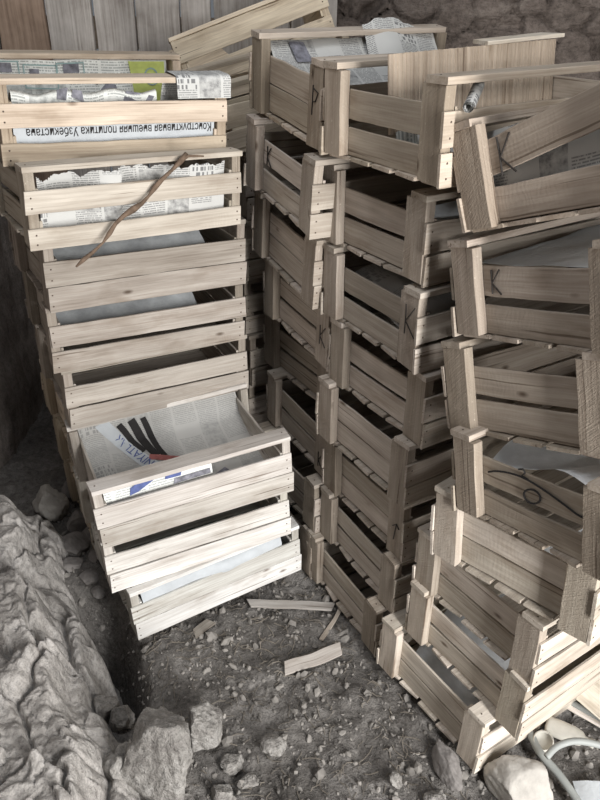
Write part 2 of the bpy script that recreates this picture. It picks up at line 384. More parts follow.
LABEL = {
 'L1': 'top crate of the left stack, upside-down headline behind its slats',
 'L2': 'second crate from the top of the left stack, torn newspaper inside',
 'L3': 'third crate from the top of the left stack, below the torn newspaper',
 'L4': 'fourth crate from the top of the left stack, thin gap between slats',
 'L5': 'fifth crate from the top of the left stack',
 'L6': 'pale open crate in the left stack, lined with a striped newspaper',
 'L7': 'pale crate second from the ground in the left stack',
 'L8': 'whitest crate, at the foot of the left stack, bluish paper inside',
 'K6': 'crate just behind the open newspaper-lined crate of the left stack',
 'K7': 'crate just behind the pale second crate from the ground, left stack',
 'K8': 'crate on the ground behind the whitest crate of the left stack',
 'A1': 'top crate of the rear right column, newspaper spread inside',
 'A2': 'second crate from the top of the rear right column, pencilled K on slat',
 'A3': 'wooden crate third from the top of the rear right column, below the crate marked K',
 'A4': 'wooden crate fourth from the top of the rear right column',
 'A5': 'wooden crate fifth from the top of the rear right column',
 'A6': 'sixth wooden crate from the top of the rear right column',
 'A7': 'wooden crate second from the ground in the rear right column',
 'A8': 'wooden crate on the ground at the foot of the rear right column',
 'B1': 'top crate of the middle right column, ridged board standing inside',
 'B2': 'second wooden crate from the top of the middle right column',
 'B3': 'third crate from the top of the middle right column, pencilled post',
 'B4': 'wooden crate fourth from the top of the middle right column',
 'B5': 'wooden crate fifth from the top of the middle right column',
 'B6': 'sixth crate from the top of the middle right column, pencilled arrow',
 'B7': 'wooden crate second from the ground in the middle right column',
 'B8': 'wooden crate on the ground at the foot of the middle right column',
 'C1': 'tipped crate on top of the nearest right column, big pencilled K',
 'C2': 'wooden crate second from the top of the nearest right column, small K beside its post',
 'C3': 'crate directly above the one marked 20 in the nearest right column',
 'C4': 'wooden crate of the nearest right column with a struck-through 20 drawn on its slat',
 'C5': 'wooden crate fifth from the top of the nearest right column, below the one marked 20',
 'C6': 'wooden crate third from the ground in the nearest right column',
 'C7': 'wooden crate second from the ground in the nearest right column, film hanging inside',
 'C8': 'brightly lit wooden crate on the ground at the foot of the nearest right column',
 'D0': 'tilted crate wedged between the left stack and the top rear right crate',
 'T0': 'slanting yellowish wooden crate against the plank wall, behind the top left crate',
}
DORD = ['uppermost', 'second from the top', 'third from the top', 'fourth from the top', 'second from the ground', 'lowest']
for k in range(6): LABEL['D%d' % (k + 1)] = 'crate of the shadowed column between the two groups of stacks, %s' % DORD[k]
GROUP = {'L': 'crates of the left stack', 'K': 'crates behind the left stack', 'A': 'crates of the rear right column', 'B': 'crates of the middle right column',
         'C': 'crates of the nearest right column', 'D': 'crates in the shadowed column between the stacks', 'T': 'crates in the shadowed column between the stacks'}

def pose_matrix(n):
    x, y, z, yaw, tx, ty = POSE[n]
    rot = Matrix.Rotation(yaw, 3, 'Z') @ Matrix.Rotation(tx, 3, 'X') @ Matrix.Rotation(ty, 3, 'Y')
    p = Vector((x, y, z)) + rot @ Vector((L1 / 2, L2 / 2, 0))
    return Matrix.Translation(p) @ rot.to_4x4()

CRATE = {}
for n in sorted(POSE):
    rnd = random.Random(n)
    root0, kids = PROTO[KIND.get(n) or rnd.choice(['closed', 'closed_b', 'closed_b', 'slim'])]
    r = root0.copy(); C.objects.link(r); r.matrix_world = pose_matrix(n)
    tag(r, LABEL[n], 'crate', GROUP[n[0]])
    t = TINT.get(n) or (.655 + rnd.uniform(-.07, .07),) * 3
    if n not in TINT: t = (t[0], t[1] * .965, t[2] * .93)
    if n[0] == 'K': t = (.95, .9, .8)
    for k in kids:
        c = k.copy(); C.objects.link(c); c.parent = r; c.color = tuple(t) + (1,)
    CRATE[n] = r

# ---------------------------------------------------------------- pencil and marker marks
def mark(n, name, strokes, b0, z0, face, w=.0011, mat='pencil', label=None):
    w *= 1.3
    """strokes in (right, up) metres on the outer left face; face 'post' or 'slat'"""
    x = -L1 / 2 - .0009 if face == 'post' else -L1 / 2 + PT - .0013
    m = MB()
    for st in strokes:
        pts = [Vector((x, (b0 - px) - L2 / 2, z0 + pz)) for px, pz in st]
        m.tube(pts, w, 5)
    o = link(name, m.mesh(name, [M[mat]]), CRATE[n])
    if label: o['label'] = label
def K(s): return [[(0, 0), (0.02 * s, .5 * s), (0, s)], [(.45 * s, 1.02 * s), (.02 * s, .45 * s), (.5 * s, 0)]]
mark('A2', 'pencil_mark', K(.042), .262, .075, 'slat', .0012, label='pencilled letter K')
mark('A1', 'pencil_mark', [[(0, 0), (0, .055)], [(0, .05), (.022, .045), (.012, .027), (0, .024)]], .036, .066, 'post', .0010)
mark('C1', 'pencil_mark', K(.056), .262, .078, 'slat', .0013, label='pencilled letter K')
mark('C2', 'pencil_mark', K(.040), .262, .078, 'slat', .0012, label='pencilled letter K')
mark('B3', 'pencil_mark', K(.060), .036, .075, 'post', .0010, label='pencilled letter K')
mark('A4', 'pencil_mark', K(.050), .036, .06, 'post', .0010)
mark('A6', 'pencil_mark', K(.045), .036, .03, 'post', .0010)
mark('B6', 'pencil_mark', [[(0, 0), (.008, .05)], [(-.006, .036), (.008, .05), (.018, .04)]], .03, .05, 'post', .0010, label='small pencilled arrow')
arc = [(x, .018 * math.sin(PI * min(1, x / .19) ** .8) - .08 * max(0, x - .08)) for x in [i * .0125 for i in range(17)]]
oval = [(.098 + .017 * math.cos(a) + .004 * math.sin(a), -.011 + .0135 * math.sin(a)) for a in [i * PI / 8 for i in range(17)]]
two = [(.070, .030), (.080, .034), (.084, .028), (.076, .020), (.090, .018)]
mark('C4', 'marker_number', [arc, oval, two], .268, .099, 'slat', .0014, 'ink', 'struck-through number 20 in black marker')

# ---------------------------------------------------------------- newspapers
def sheet(name, n, f, size, nu, nv, mat, label, amp=.003, seed=0, cat='newspaper', group='newspapers lining the crates', torn=None):
    vs, uv = [], []
    def F(u, v):
        p = Vector(f(u, v)); q = Vector((u * size[0] * 14 + seed * 3.7, v * size[1] * 14, seed))
        p = p + Vector((noise.noise(q), noise.noise(q + Vector((9, 1, 4))), noise.noise(q + Vector((3, 8, 2))))) * amp
        return Vector((p.x - L1 / 2, p.y - L2 / 2, p.z))
    keep = {}
    for j in range(nv + 1):
        for i in range(nu + 1):
            u, v = i / nu, j / nv
            vv = v
            if torn: vv = v * (1 - torn * (.5 + .5 * noise.noise(Vector((u * size[0] * 40, seed * 5.1, 0)))) - torn * .35 * abs(noise.noise(Vector((u * size[0] * 170, seed, 1)))))
            vs.append(F(u, vv)); uv.append((u * size[0] + seed * .31, vv * size[1] + seed * .17))
    fs = [(j * (nu + 1) + i, j * (nu + 1) + i + 1, (j + 1) * (nu + 1) + i + 1, (j + 1) * (nu + 1) + i) for j in range(nv) for i in range(nu)]
    me = bpy.data.meshes.new(name); me.from_pydata(vs, [], fs); me.materials.append(M[mat])
    ul = me.uv_layers.new(name='UVMap')
    for l in me.loops: ul.data[l.index].uv = uv[l.vertex_index]
    me.polygons.foreach_set('use_smooth', [True] * len(me.polygons))
    o = link(name, me); o.matrix_world = CRATE[n].matrix_world.copy() if n else Matrix.Identity(4)
    tag(o, label, cat, group)
    o['_f'] = 0; del o['_f']
    return o, F
def printed(parent, F, name, polys, mat, lift, nrm, label=None):
    """flat print laid on a sheet: polygons in sheet (u, v)"""
    vs, fs = [], []
    for pl in polys:
        b = len(vs); vs += [F(u, v) + Vector(nrm) * lift for u, v in pl]; fs.append(tuple(range(b, b + len(pl))))
    me = bpy.data.meshes.new(name); me.from_pydata(vs, [], fs); me.materials.append(M[mat])
    o = link(name, me, parent)
    if label: o['label'] = label
    return o
def words(parent, F, txt, mat, u0, v0, du, dv, size, lift, nrm, W_, H_, squeeze=1.0, label=None):
    """type set on a sheet: baseline starts at (u0, v0) metres and runs along (du, dv)"""
    cu = bpy.data.curves.new('headline', 'FONT'); cu.body = txt; cu.size = size; cu.offset = size * .004; cu.resolution_u = 2
    o = bpy.data.objects.new('headline', cu); C.objects.link(o); bpy.context.view_layer.update()
    me = bpy.data.meshes.new_from_object(o.evaluated_get(bpy.context.evaluated_depsgraph_get()))
    bpy.data.objects.remove(o)
    d = Vector((du, dv)).normalized(); e = Vector((-d.y, d.x))
    for v in me.vertices:
        q = Vector((u0, v0)) + d * v.co.x * squeeze + e * v.co.y
        v.co = F(q.x / W_, q.y / H_) + Vector(nrm) * lift
    me.materials.clear(); me.materials.append(M[mat])
    t = link('headline', me, parent)
    if label: t['label'] = label
    return t
def pathf(pts):
    """polyline of (b, z) by v in 0..1"""
    ln = [0]
    for p, q in zip(pts, pts[1:]): ln.append(ln[-1] + math.hypot(q[0] - p[0], q[1] - p[1]))
    def g(v):
        d = max(0, min(1, v)) * ln[-1]
        for i in range(len(pts) - 1):
            if d <= ln[i + 1] or i == len(pts) - 2:
                t = (d - ln[i]) / max(1e-6, ln[i + 1] - ln[i]); return (pts[i][0] + (pts[i + 1][0] - pts[i][0]) * t, pts[i][1] + (pts[i + 1][1] - pts[i][1]) * t)
    return g, ln[-1]

# left stack, top crate
W_ = .436
o, F = sheet('newspaper', 'L1', lambda u, v: (.0245 + u * W_, .009, .012 + v * .098), (W_, .098), 40, 6, 'paper_plain',
             'newspaper strip with an upside-down headline behind the front slats of the top left crate', amp=.0008, seed=1)
words(o, F, 'Конструктивная внешняя политика Узбекистана', 'ink', W_ - .006, .0600, -1, 0, .0250, .0014, (0, -1, 0), W_, .098, .69, 'upside-down Cyrillic headline')
g, ln = pathf([(.318, .012), (.318, .153)])
o, F = sheet('newspaper', 'L1', lambda u, v: (.030 + u * .428, g(v)[0] - .006 - .018 * math.sin(u * 2.2) * (1 - v), g(v)[1]), (.428, ln), 30, 10, 'paper_white',
             'magazine page with a green corner standing along the far side of the top left crate', amp=.003, seed=2)
nr = (0, -1, .2)
printed(o, F, 'green_badge', [[(.80 - .03 * k / 6, .30 + .68 * k / 6), (.80 - .03 * (k + 1) / 6, .30 + .68 * (k + 1) / 6), (.985, .30 + .68 * (k + 1) / 6), (.985, .30 + .68 * k / 6)] for k in range(6)], 'green_ink', .0030, nr, 'green corner of the page')
ring = [(.90 + .045 * math.cos(a), .74 + .15 * math.sin(a)) for a in [i * PI / 8 for i in range(17)]]; rin = [(.90 + .037 * math.cos(a), .74 + .125 * math.sin(a)) for a in [i * PI / 8 for i in range(17)]]
printed(o, F, 'ring_mark', [[ring[i], ring[i + 1], rin[i + 1], rin[i]] for i in range(16)], 'teal_ink', .0045, nr)
def frame(x0, y0, x1, y1, t=.006, ty=.02): return [[(x0, y0), (x1, y0), (x1, y0 + ty), (x0, y0 + ty)], [(x0, y1 - ty), (x1, y1 - ty), (x1, y1), (x0, y1)], [(x0, y0), (x0 + t, y0), (x0 + t, y1), (x0, y1)], [(x1 - t, y0), (x1, y0), (x1, y1), (x1 - t, y1)]]
for fr in (frame(.19, .55, .37, .93), frame(.36, .72, .52, .96), frame(.0, .70, .17, .98)): printed(o, F, 'picture_frame', fr, 'teal_ink', .0030, nr)
for pq in [[(.22, .64), (.27, .64), (.27, .86), (.22, .86)], [(.40, .80), (.49, .80), (.49, .95), (.40, .95)], [(.05, .80), (.13, .80), (.13, .95), (.05, .95)], [(.60, .38), (.66, .36), (.70, .50), (.69, .62), (.64, .66), (.60, .54)]]: printed(o, F, 'picture', [pq], 'grey_ink', .0032, nr)
words(o, F, 'ситу', 'ink', .245, .085, 1, .35, .020, .0036, nr, .428, ln, .8)
g2, ln2 = pathf([(.016, .085), (.016, .150), (.045, .125), (.11, .03)])
o, F = sheet('newspaper', 'L1', lambda u, v: (.028 + u * .30, g2(v)[0], g2(v)[1] - .010 * math.sin(u * 9) ** 2), (.30, ln2), 30, 12, 'paper_white',
             'pale magazine sheet standing just inside the front rail of the top left crate', amp=.003, seed=3)
for pq in [[(.30, .20), (.36, .18), (.38, .30), (.31, .33)], [(.40, .22), (.48, .20), (.47, .30), (.41, .31)], [(.74, .10), (.90, .08), (.98, .22), (.90, .34), (.78, .33)]]: printed(o, F, 'picture', [pq], 'grey_ink', .0028, (0, -1, 0))
g3, ln3 = pathf([(-.010, .128), (-.011, .168), (-.002, .1745), (.048, .1745), (.062, .150), (.070, .10)])
sheet('newspaper', 'L1', lambda u, v: (.355 + u * .125 + .012 * (1 - v), g3(v)[0], g3(v)[1]), (.125, ln3), 12, 22, 'paper', 'newspaper sheet folded over the front rail at the right end of the top left crate', amp=.0012, seed=4)
# second crate
for k, (a0, a1, hgt, sd) in enumerate([(.028, .20, .156, 5), (.205, .448, .160, 6)]):
    sheet('newspaper', 'L2', lambda u, v: (a0 + u * (a1 - a0), .014 + .022 * v * math.sin(u * 5 + k), .012 + v * (hgt - .012)), (a1 - a0, .15), 60, 12, 'paper',
          ['torn newspaper behind the left half of the second crate from the top', 'torn newspaper with bold type behind the right half of the second crate'][k], amp=.004, seed=sd, torn=.18)
# third and fourth crate
sheet('paper_sheet', 'L3', lambda u, v: (.028 + u * .36, .010 + .10 * v * (1 - .3 * u), .095 + .062 * v), (.36, .12), 24, 12, 'dull_sheet', 'bluish sheet lying in the third crate from the top of the left stack', amp=.006, seed=7, cat='sheet')
sheet('paper_sheet', 'L4', lambda u, v: (.028 + u * .34, .010 + .12 * v * (1 - .4 * u), .090 + .060 * v), (.34, .13), 24, 12, 'dull_sheet', 'greyish sheet lying in the fourth crate from the top of the left stack', amp=.006, seed=8, cat='sheet')
# open crate lined with newspaper
g6, ln6 = pathf([(.012, .012), (.06, .020), (.20, .050), (.285, .082), (.318, .150)])
W6 = .435
o, F = sheet('newspaper', 'L6', lambda u, v: (.025 + u * W6, g6(v)[0], g6(v)[1] + .012 * math.exp(-((u - .08) / .1) ** 2)), (W6, ln6), 40, 30, 'paper_grey',
             'large newspaper with dark stripes lining the open crate of the left stack', amp=.005, seed=9)
nz = (0, -.3, 1)
def strip(p, q, wd, n=10):
    (x0, y0), (x1, y1) = p, q; dx, dy = x1 - x0, y1 - y0; l = math.hypot(dx, dy); ox, oy = -dy / l * wd, dx / l * wd; out = []
    for k in range(n):
        s, t = k / n, (k + 1) / n
        out.append([((x0 + dx * s) / W6, (y0 + dy * s) / ln6), ((x0 + dx * t) / W6, (y0 + dy * t) / ln6), ((x0 + dx * t + ox) / W6, (y0 + dy * t + oy) / ln6), ((x0 + dx * s + ox) / W6, (y0 + dy * s + oy) / ln6)])
    return out
printed(o, F, 'white_band', strip((.045, .335), (.180, .115), .036, 16), 'paper_plain', .0022, nz)
words(o, F, 'AR MUNIYATLAR', 'blue_ink', .207, .130, -.135, .220, .034, .0036, nz, W6, ln6, .80, 'bold blue headline')
for st in (strip((.125, .335), (.165, .215), .022, 10), strip((.160, .335), (.187, .210), .016, 10), strip((.094, .330), (.140, .240), .017, 10)): printed(o, F, 'dark_stripe', st, 'ink', .0024, nz)
for st in (strip((.150, .214), (.225, .180), .018), strip((.165, .186), (.228, .164), .008)): printed(o, F, 'red_stripe', st, 'red_ink', .0026, nz)
for st in (strip((.180, .160), (.240, .138), .020), strip((.262, .06), (.34, .10), .022)): printed(o, F, 'picture', st, 'grey_ink', .0024, nz)
o, F = sheet('newspaper', 'L6', lambda u, v: (.026 + u * .26, .012 + .010 * v, .118 + v * .034), (.26, .036), 26, 6, 'paper_white', 'newspaper edge with blue print just under the rail of the open crate', amp=.002, seed=10)
for pq in [[(.22, .1), (.30, .2), (.52, .9), (.36, .95), (.24, .6)], [(.55, .5), (.70, .5), (.72, .85), (.57, .9)]]: printed(o, F, 'blue_print', [pq], 'blue_ink', .0022, (0, -1, 0))
printed(o, F, 'picture', [[(.62, .05), (.98, .1), (.98, .45), (.64, .42)]], 'grey_ink', .0022, (0, -1, 0))
sheet('newspaper', 'L7', lambda u, v: (.03 + u * .42, .06 + v * .24, .10 - .03 * v), (.42, .24), 20, 12, 'paper_grey', 'crumpled newspaper in the crate second from the ground in the left stack', amp=.006, seed=11)
g8, ln8 = pathf([(.0, .106), (-.004, .128), (.006, .150), (.05, .152), (.16, .11)])
o, F = sheet('newspaper', 'L8', lambda u, v: (.030 + u * .40, g8(v)[0] + .004 * math.sin(u * 7), g8(v)[1]), (.40, ln8), 40, 18, 'paper_plain',
             'bluish newspaper bulging over the front slat of the whitest crate', amp=.003, seed=12)
printed(o, F, 'printed_line', [[(x, .30), (x + wd, .30), (x + wd, .36), (x, .36)] for x, wd in [(.12, .05), (.19, .03), (.25, .06), (.33, .04), (.40, .02), (.44, .06), (.52, .04), (.58, .08)]], 'grey_ink', .0030, (0, -.6, 1))
# right columns
ga, lna = pathf([(.030, .030), (.200, .090), (.285, .125), (.308, .152), (.325, .146)])
o, F = sheet('newspaper', 'A1', lambda u, v: (.028 + u * .43, ga(v)[0], ga(v)[1]), (.43, lna), 36, 20, 'paper', 'newspaper spread over the far side of the top crate of the rear right column', amp=.005, seed=13)
printed(o, F, 'picture', [[(.10 + .02 * i, .74), (.12 + .02 * i, .74), (.12 + .02 * i, .92), (.10 + .02 * i, .92)] for i in range(5)], 'grey_ink', .003, (0, -.5, 1))
sheet('newspaper', 'A1', lambda u, v: (.26 + u * .20, .318 - .08 * (1 - v), .10 + .085 * v + .012 * math.sin(u * 5)), (.20, .12), 16, 10, 'paper', 'torn newspaper corner rising above the rail of the top rear right crate', amp=.005, seed=14, torn=.15)
def roll(n, p0, p1, r0, turns, mat, label, seed):
    p0, p1 = Vector(p0), Vector(p1); ax = (p1 - p0); q = ax.orthogonal().normalized(); q2 = ax.normalized().cross(q)
    vs, uv, nn = [], [], int(turns * 18)
    for i in range(nn + 1):
        a = 2 * PI * i / 18; r = r0 * (.45 + .55 * i / nn)
        for j in range(5):
            p = p0 + ax * j / 4 + (q * math.cos(a) + q2 * math.sin(a)) * r
            vs.append(Vector((p.x - L1 / 2, p.y - L2 / 2, p.z))); uv.append((j / 4 * ax.length + seed * .4, a * r0 * .7))
    fs = [(i * 5 + j, i * 5 + j + 1, i * 5 + 6 + j, i * 5 + 5 + j) for i in range(nn) for j in range(4)]
    me = bpy.data.meshes.new('newspaper_roll'); me.from_pydata(vs, [], fs); me.materials.append(M[mat])
    ul = me.uv_layers.new(name='UVMap')
    for l in me.loops: ul.data[l.index].uv = uv[l.vertex_index]
    me.polygons.foreach_set('use_smooth', [True] * len(me.polygons))
    o = link('newspaper_roll', me); o.matrix_world = CRATE[n].matrix_world.copy(); tag(o, label, 'newspaper', 'rolled newspapers in the right crates')
roll('B1', (.10, .20, .02), (.11, .24, .15), .022, 2.5, 'paper_white', 'rolled white paper standing in the top crate of the middle right column', 21)
roll('B1', (.03, -.020, .126), (.10, .035, .150), .010, 2.5, 'paper', 'small rolled newspaper sticking out by the near post of the top middle crate', 22)
sheet('newspaper', 'B1', lambda u, v: (.03 + u * .40, .03 + v * .27, .012 + .03 * u), (.40, .27), 20, 14, 'paper_grey', 'newspaper on the floor of the top crate of the middle right column', amp=.004, seed=23)
sheet('newspaper', 'B2', lambda u, v: (.03 + u * .42, .012 + v * .02, .10 + v * .04), (.42, .04), 20, 5, 'paper_plain', 'pale paper edge in the second crate of the middle right column', amp=.003, seed=24)
sheet('newspaper', 'B3', lambda u, v: (.03 + u * .42, .02 + v * .26, .055 + .05 * v + .02 * math.sin(u * 9)), (.42, .27), 22, 14, 'paper_grey', 'crumpled newspaper in the third crate of the middle right column', amp=.010, seed=25)
sheet('newspaper', 'C1', lambda u, v: (.032 + u * .40, .02 + v * .29, .014 + .07 * u), (.40, .29), 24, 16, 'paper', 'newspaper lining the floor of the tipped crate marked with a big K', amp=.004, seed=26)
sheet('newspaper', 'C1', lambda u, v: (.030 + .020 * v, .012 + u * .31, .012 + v * .135), (.31, .137), 24, 8, 'paper', 'newspaper standing behind the slats of the tipped crate marked with a big K', amp=.003, seed=27)
sheet('newspaper', 'C2', lambda u, v: (.034 + u * .40, .02 + v * .29, .125 + .018 * u), (.40, .29), 20, 14, 'paper_plain', 'pale newspaper in the second crate of the nearest right column', amp=.004, seed=28)
sheet('plastic_sheet', 'C4', lambda u, v: (.034 + u * .38, .03 + v * .26, .125 + .02 * math.sin(u * 7 + v * 5)), (.38, .26), 20, 14, 'film', 'crumpled plastic film lying in the crate marked 20', amp=.010, seed=29, cat='plastic sheet', group='plastic film in the nearest column')
sheet('plastic_sheet', 'C5', lambda u, v: (.05 + u * .3, .03 + v * .14, .02 + .10 * u + .02 * v), (.3, .14), 16, 10, 'film', 'wisp of pale film in the crate below the one marked 20', amp=.010, seed=30, cat='plastic sheet', group='plastic film in the nearest column')
sheet('plastic_sheet', 'C7', lambda u, v: (.05 + u * .2, .10 + v * .2, .03 + .10 * u), (.2, .2), 16, 12, 'film', 'plastic film hanging in the crate second from the ground in the nearest column', amp=.010, seed=31, cat='plastic sheet', group='plastic film in the nearest column')
sheet('plastic_sheet', 'C8', lambda u, v: (.06 + u * .2, .08 + v * .22, .014 + .03 * math.sin(u * 6) ** 2), (.2, .22), 18, 14, 'film', 'crumpled plastic film on the floor of the brightly lit ground crate', amp=.012, seed=32, cat='plastic sheet', group='plastic film in the nearest column')

# ridged boards in the top middle crate
def in_crate(o, n): o.matrix_world = CRATE[n].matrix_world.copy(); return o
def ridged(name, n, o, ex, ez, L, W_, T, seed, label):
    rnd = random.Random(seed); m = MB(); ex, ez = Vector(ex).normalized(), Vector(ez).normalized(); ey = ez.cross(ex).normalized()
    o = Vector(o) - Vector((L1 / 2, L2 / 2, 0)); k = int(L / .0095)
    for i in range(k):
        x = L * i / k; t = T * (.75 + .25 * rnd.random()); dz = rnd.uniform(-.004, .004)
        m.board(o + ex * x + ez * dz, ez, ex, ey, W_ - dz, L / k * 1.02, t, rnd, n=4, wob=.0004, bow=.0002, skew=.001, ch=.002)
    b = in_crate(link(name, m.mesh(name, [M['post']])), n); b.color = (1.0, .92, .82, 1)
    tag(b, label, 'board', 'rough boards in the top middle crate')
ridged('rough_board', 'B1', (.035, .175, .060), (1, .02, .02), (0, .10, 1), .42, .128, .008, 41, 'ridged rough board standing in the top crate of the middle right column')
m = MB(); m.board((.27 - L1 / 2, .19 - L2 / 2, .192), Vector((1, .03, .03)).normalized(), Vector((-.03, 1, 0)).normalized(), Z, .20, .05, .007, random.Random(42), n=8, wob=.003, skew=.008)
b = in_crate(link('loose_slat', m.mesh('loose_slat', [M['slat']])), 'B1'); b.color = (1.2, 1.18, 1.1, 1)
tag(b, 'short pale slat lying on the ridged board in the top middle crate', 'board', 'loose slats')

# ---------------------------------------------------------------- setting
def grid_mesh(name, nx, ny, f, mat):
    vs = [f(i / nx, j / ny) for j in range(ny + 1) for i in range(nx + 1)]
    fs = [(j * (nx + 1) + i, j * (nx + 1) + i + 1, (j + 1) * (nx + 1) + i + 1, (j + 1) * (nx + 1) + i) for j in range(ny) for i in range(nx)]
    me = bpy.data.meshes.new(name); me.from_pydata(vs, [], fs); me.materials.append(M[mat])
    me.polygons.foreach_set('use_smooth', [True] * len(me.polygons))
    return me
def fb(x, y, s, o=4, z=0.0): return noise.fractal(Vector((x * s, y * s, z)), 1.0, 2.0, o)
def floor_z(x, y):
    z = .014 * fb(x, y, 3.2, 3) + .012 * fb(x, y, 14, 3, 4) + .008 * fb(x, y, 38, 2, 7) - .016
    z += .085 * max(0, min(1, (y - 1.82) / .12)) * max(0, min(1, (x + .45) / .15))     # earth banked up behind the stacks
    z -= .34 * math.exp(-(((x + .525 + .45 * (y - 1.30)) / .095) ** 4 + ((y - 1.33) / .17) ** 4))             # hollow between bank and stack, shaped extra deep so that it falls dark
    return z
fx0, fx1, fy0, fy1 = -1.5, 1.7, -1.6, 3.0
def fl(u, v):
    x = fx0 + u * (fx1 - fx0); y = fy0 + v * (fy1 - fy0); return (x, y, floor_z(x, y))
struct(link('floor', grid_mesh('floor', 320, 460, fl, 'dirt')))

# cracked adobe wall at the back, right of the planks
def cells(x, y, sx, sy, seed):
    d, pts = noise.voronoi(Vector((x * sx, y * sy, seed)))
    return d[1] - d[0], noise.cell(pts[0] * 3.1)
def wb(u, v):
    x = -.05 + u * 1.85; z = -.05 + v * 2.25
    wx = x + .03 * fb(x, z, 9, 2, 3); wz = z + .03 * fb(x, z, 9, 2, 8)
    e, c = cells(wx, wz, 7.5, 9, 2.2)
    y = 2.86 + .012 * c + .020 * fb(x, z, 5, 3) + .008 * fb(x, z * 3, 22, 3, 5)
    y += .05 * max(0, 1 - e / .085) ** 1.2
    return (x, y, z)
struct(link('wall_back', grid_mesh('wall_back', 230, 280, wb, 'adobe')))
# weathered plank wall at the back left
t = link('door_1', None, loc=(-.75, 2.80, 0)); struct(t)
rnd = random.Random(77); xx = -1.45
pw = [.20, .20, .17, .155, .14, .15, .10, .16, .10, .16, .12, .10]
i = 0
while xx < .02:
    wd = pw[i % len(pw)] + rnd.uniform(-.008, .008); m = MB()
    dy = rnd.uniform(-.006, .006)
    m.board((xx + .75, dy, 0.0), Z, X, Y, 2.15, wd - .008, .022, rnd, n=30, wob=.003, bow=.003, skew=.003)
    p = link('plank', m.mesh('plank', [M['plank']]), t); tn = rnd.uniform(.85, 1.15)
    p.color = (tn, tn * .98, tn * .96, 1) if xx > -.93 else (.80, .62, .50, 1)
    xx += wd; i += 1
m = MB(); m.board((-.70, .024, 1.25), X, Z, Y, 1.45, .10, .03, rnd); p = link('batten', m.mesh('batten', [M['plank']]), t); p.color = (.7, .6, .5, 1)
# dark plastered wall on the left
def wl(u, v):
    y = -1.2 + u * 4.2; z = -.06 + v * 2.2
    x = -1.035 + .02 * (y - 2) + .025 * fb(y, z, 2.5, 4) + .010 * fb(y * 2, z * .5, 12, 3, 6) - .05 * z * .4
    return (x, y, z)
struct(link('wall_left', grid_mesh('wall_left', 260, 150, wl, 'plaster')))

def wr(u, v):
    y = -.92 + u * 3.9; z = -.06 + v * 2.2
    return (1.72 + .02 * fb(y, z, 3, 3), y, z)
struct(link('wall_right', grid_mesh('wall_right', 90, 50, wr, 'adobe')))
def wf(u, v):
    x = -1.15 + u * 1.95; z = -.06 + v * 2.2
    return (x, -.92 + .02 * fb(x, z, 3, 3), z)
struct(link('wall_front', grid_mesh('wall_front', 50, 50, wf, 'adobe')))
# crumbling mud-brick bank along the left
P0, P1 = Vector((-.85, 1.74)), Vector((-.235, .48)); D_ = (P1 - P0).normalized(); N_ = Vector((D_.y, -D_.x))
if N_.x > 0: N_ = -N_
def sm(x, a, b): t_ = max(0, min(1, (x - a) / (b - a))); return t_ * t_ * (3 - 2 * t_)
def bank(u, v):
    s = -.06 + u * 1.75; t_ = -.16 + v * .95
    ws = s + .04 * fb(s, t_, 8, 3, 1); wt = t_ + .035 * fb(s, t_, 8, 3, 9)
    e, c = cells(ws, wt, 4.2, 6.0, 6.1)
    e2, c2 = cells(ws, wt, 15, 17, 3.3)
    edge = .04 * fb(s, 0, 4, 2) + .012 * c
    z = .11 * sm(wt + edge, -.115, -.055) + .13 * sm(wt + edge * .6, -.045, .025) + .05 * sm(t_, .1, .5)
    h = z
    z += h * (.08 * c + .05 * c2) + .010 * fb(s, t_, 9, 4, 2) + .007 * fb(s, t_, 38, 5, 2)
    z -= min(h, .05) * .8 * max(0, 1 - e / .07) ** 1.2 + min(h, .012) * .5 * max(0, 1 - e2 / .10)
    z *= sm(s, -.05, .03)
    p = P0 + D_ * s + N_ * t_
    return (p.x, p.y, z - .035 - .26 * (1 - sm(wt + edge, -.15, -.095)))
struct(link('trim_1', grid_mesh('trim_1', 440, 240, bank, 'mud')))

# ---------------------------------------------------------------- stones
def rock(name, loc, size, rot, seed, mat, label, cat, group=None, planes=9, rough=.10):
    rnd = random.Random(seed); bm = bmesh.new(); bmesh.ops.create_icosphere(bm, subdivisions=5, radius=1)
    pl = [(Vector((rnd.gauss(0, 1), rnd.gauss(0, 1), rnd.gauss(0, 1))).normalized(), rnd.uniform(.50, .80)) for _ in range(planes)] + [(-Z, .62)]
    for v in bm.verts:
        p = v.co.copy()
        for n_, d in pl:
            k = p.dot(n_)
            if k > d: p -= n_ * (k - d) * .92
        p *= 1 + rough * noise.fractal(p * 2.3 + Vector((seed, 0, 0)), 1, 2, 4) + rough * .35 * noise.fractal(p * 9 + Vector((seed, 3, 0)), 1, 2, 3)
        v.co = Vector((p.x * size[0], p.y * size[1], p.z * size[2])) * .72
    me = bpy.data.meshes.new(name); bm.to_mesh(me); bm.free(); me.materials.append(M[mat])
    me.polygons.foreach_set('use_smooth', [True] * len(me.polygons))
    o = link(name, me, loc=loc); o.rotation_euler = rot
    tag(o, label, cat, group); return o
def on(x, y, h): return (x, y, floor_z(x, y) + h)
GB = 'mud clods on the dirt floor'
rock('mud_clod', on(-.30, .955, .095), (.115, .15, .20), (.1, .15, .5), 11, 'stone', 'biggest rough mud clod, right of the crumbling bank', 'rock', GB, 7)
rock('mud_clod', on(-.365, .93, .05), (.07, .075, .10), (0, .2, 1.0), 12, 'stone', 'mud clod wedged between the biggest clod and the crumbling bank', 'rock', GB)
rock('mud_clod', on(-.205, 1.06, .045), (.075, .07, .10), (.2, -.2, .2), 13, 'stone', 'smooth grey clod leaning on the right side of the biggest clod', 'rock', GB)
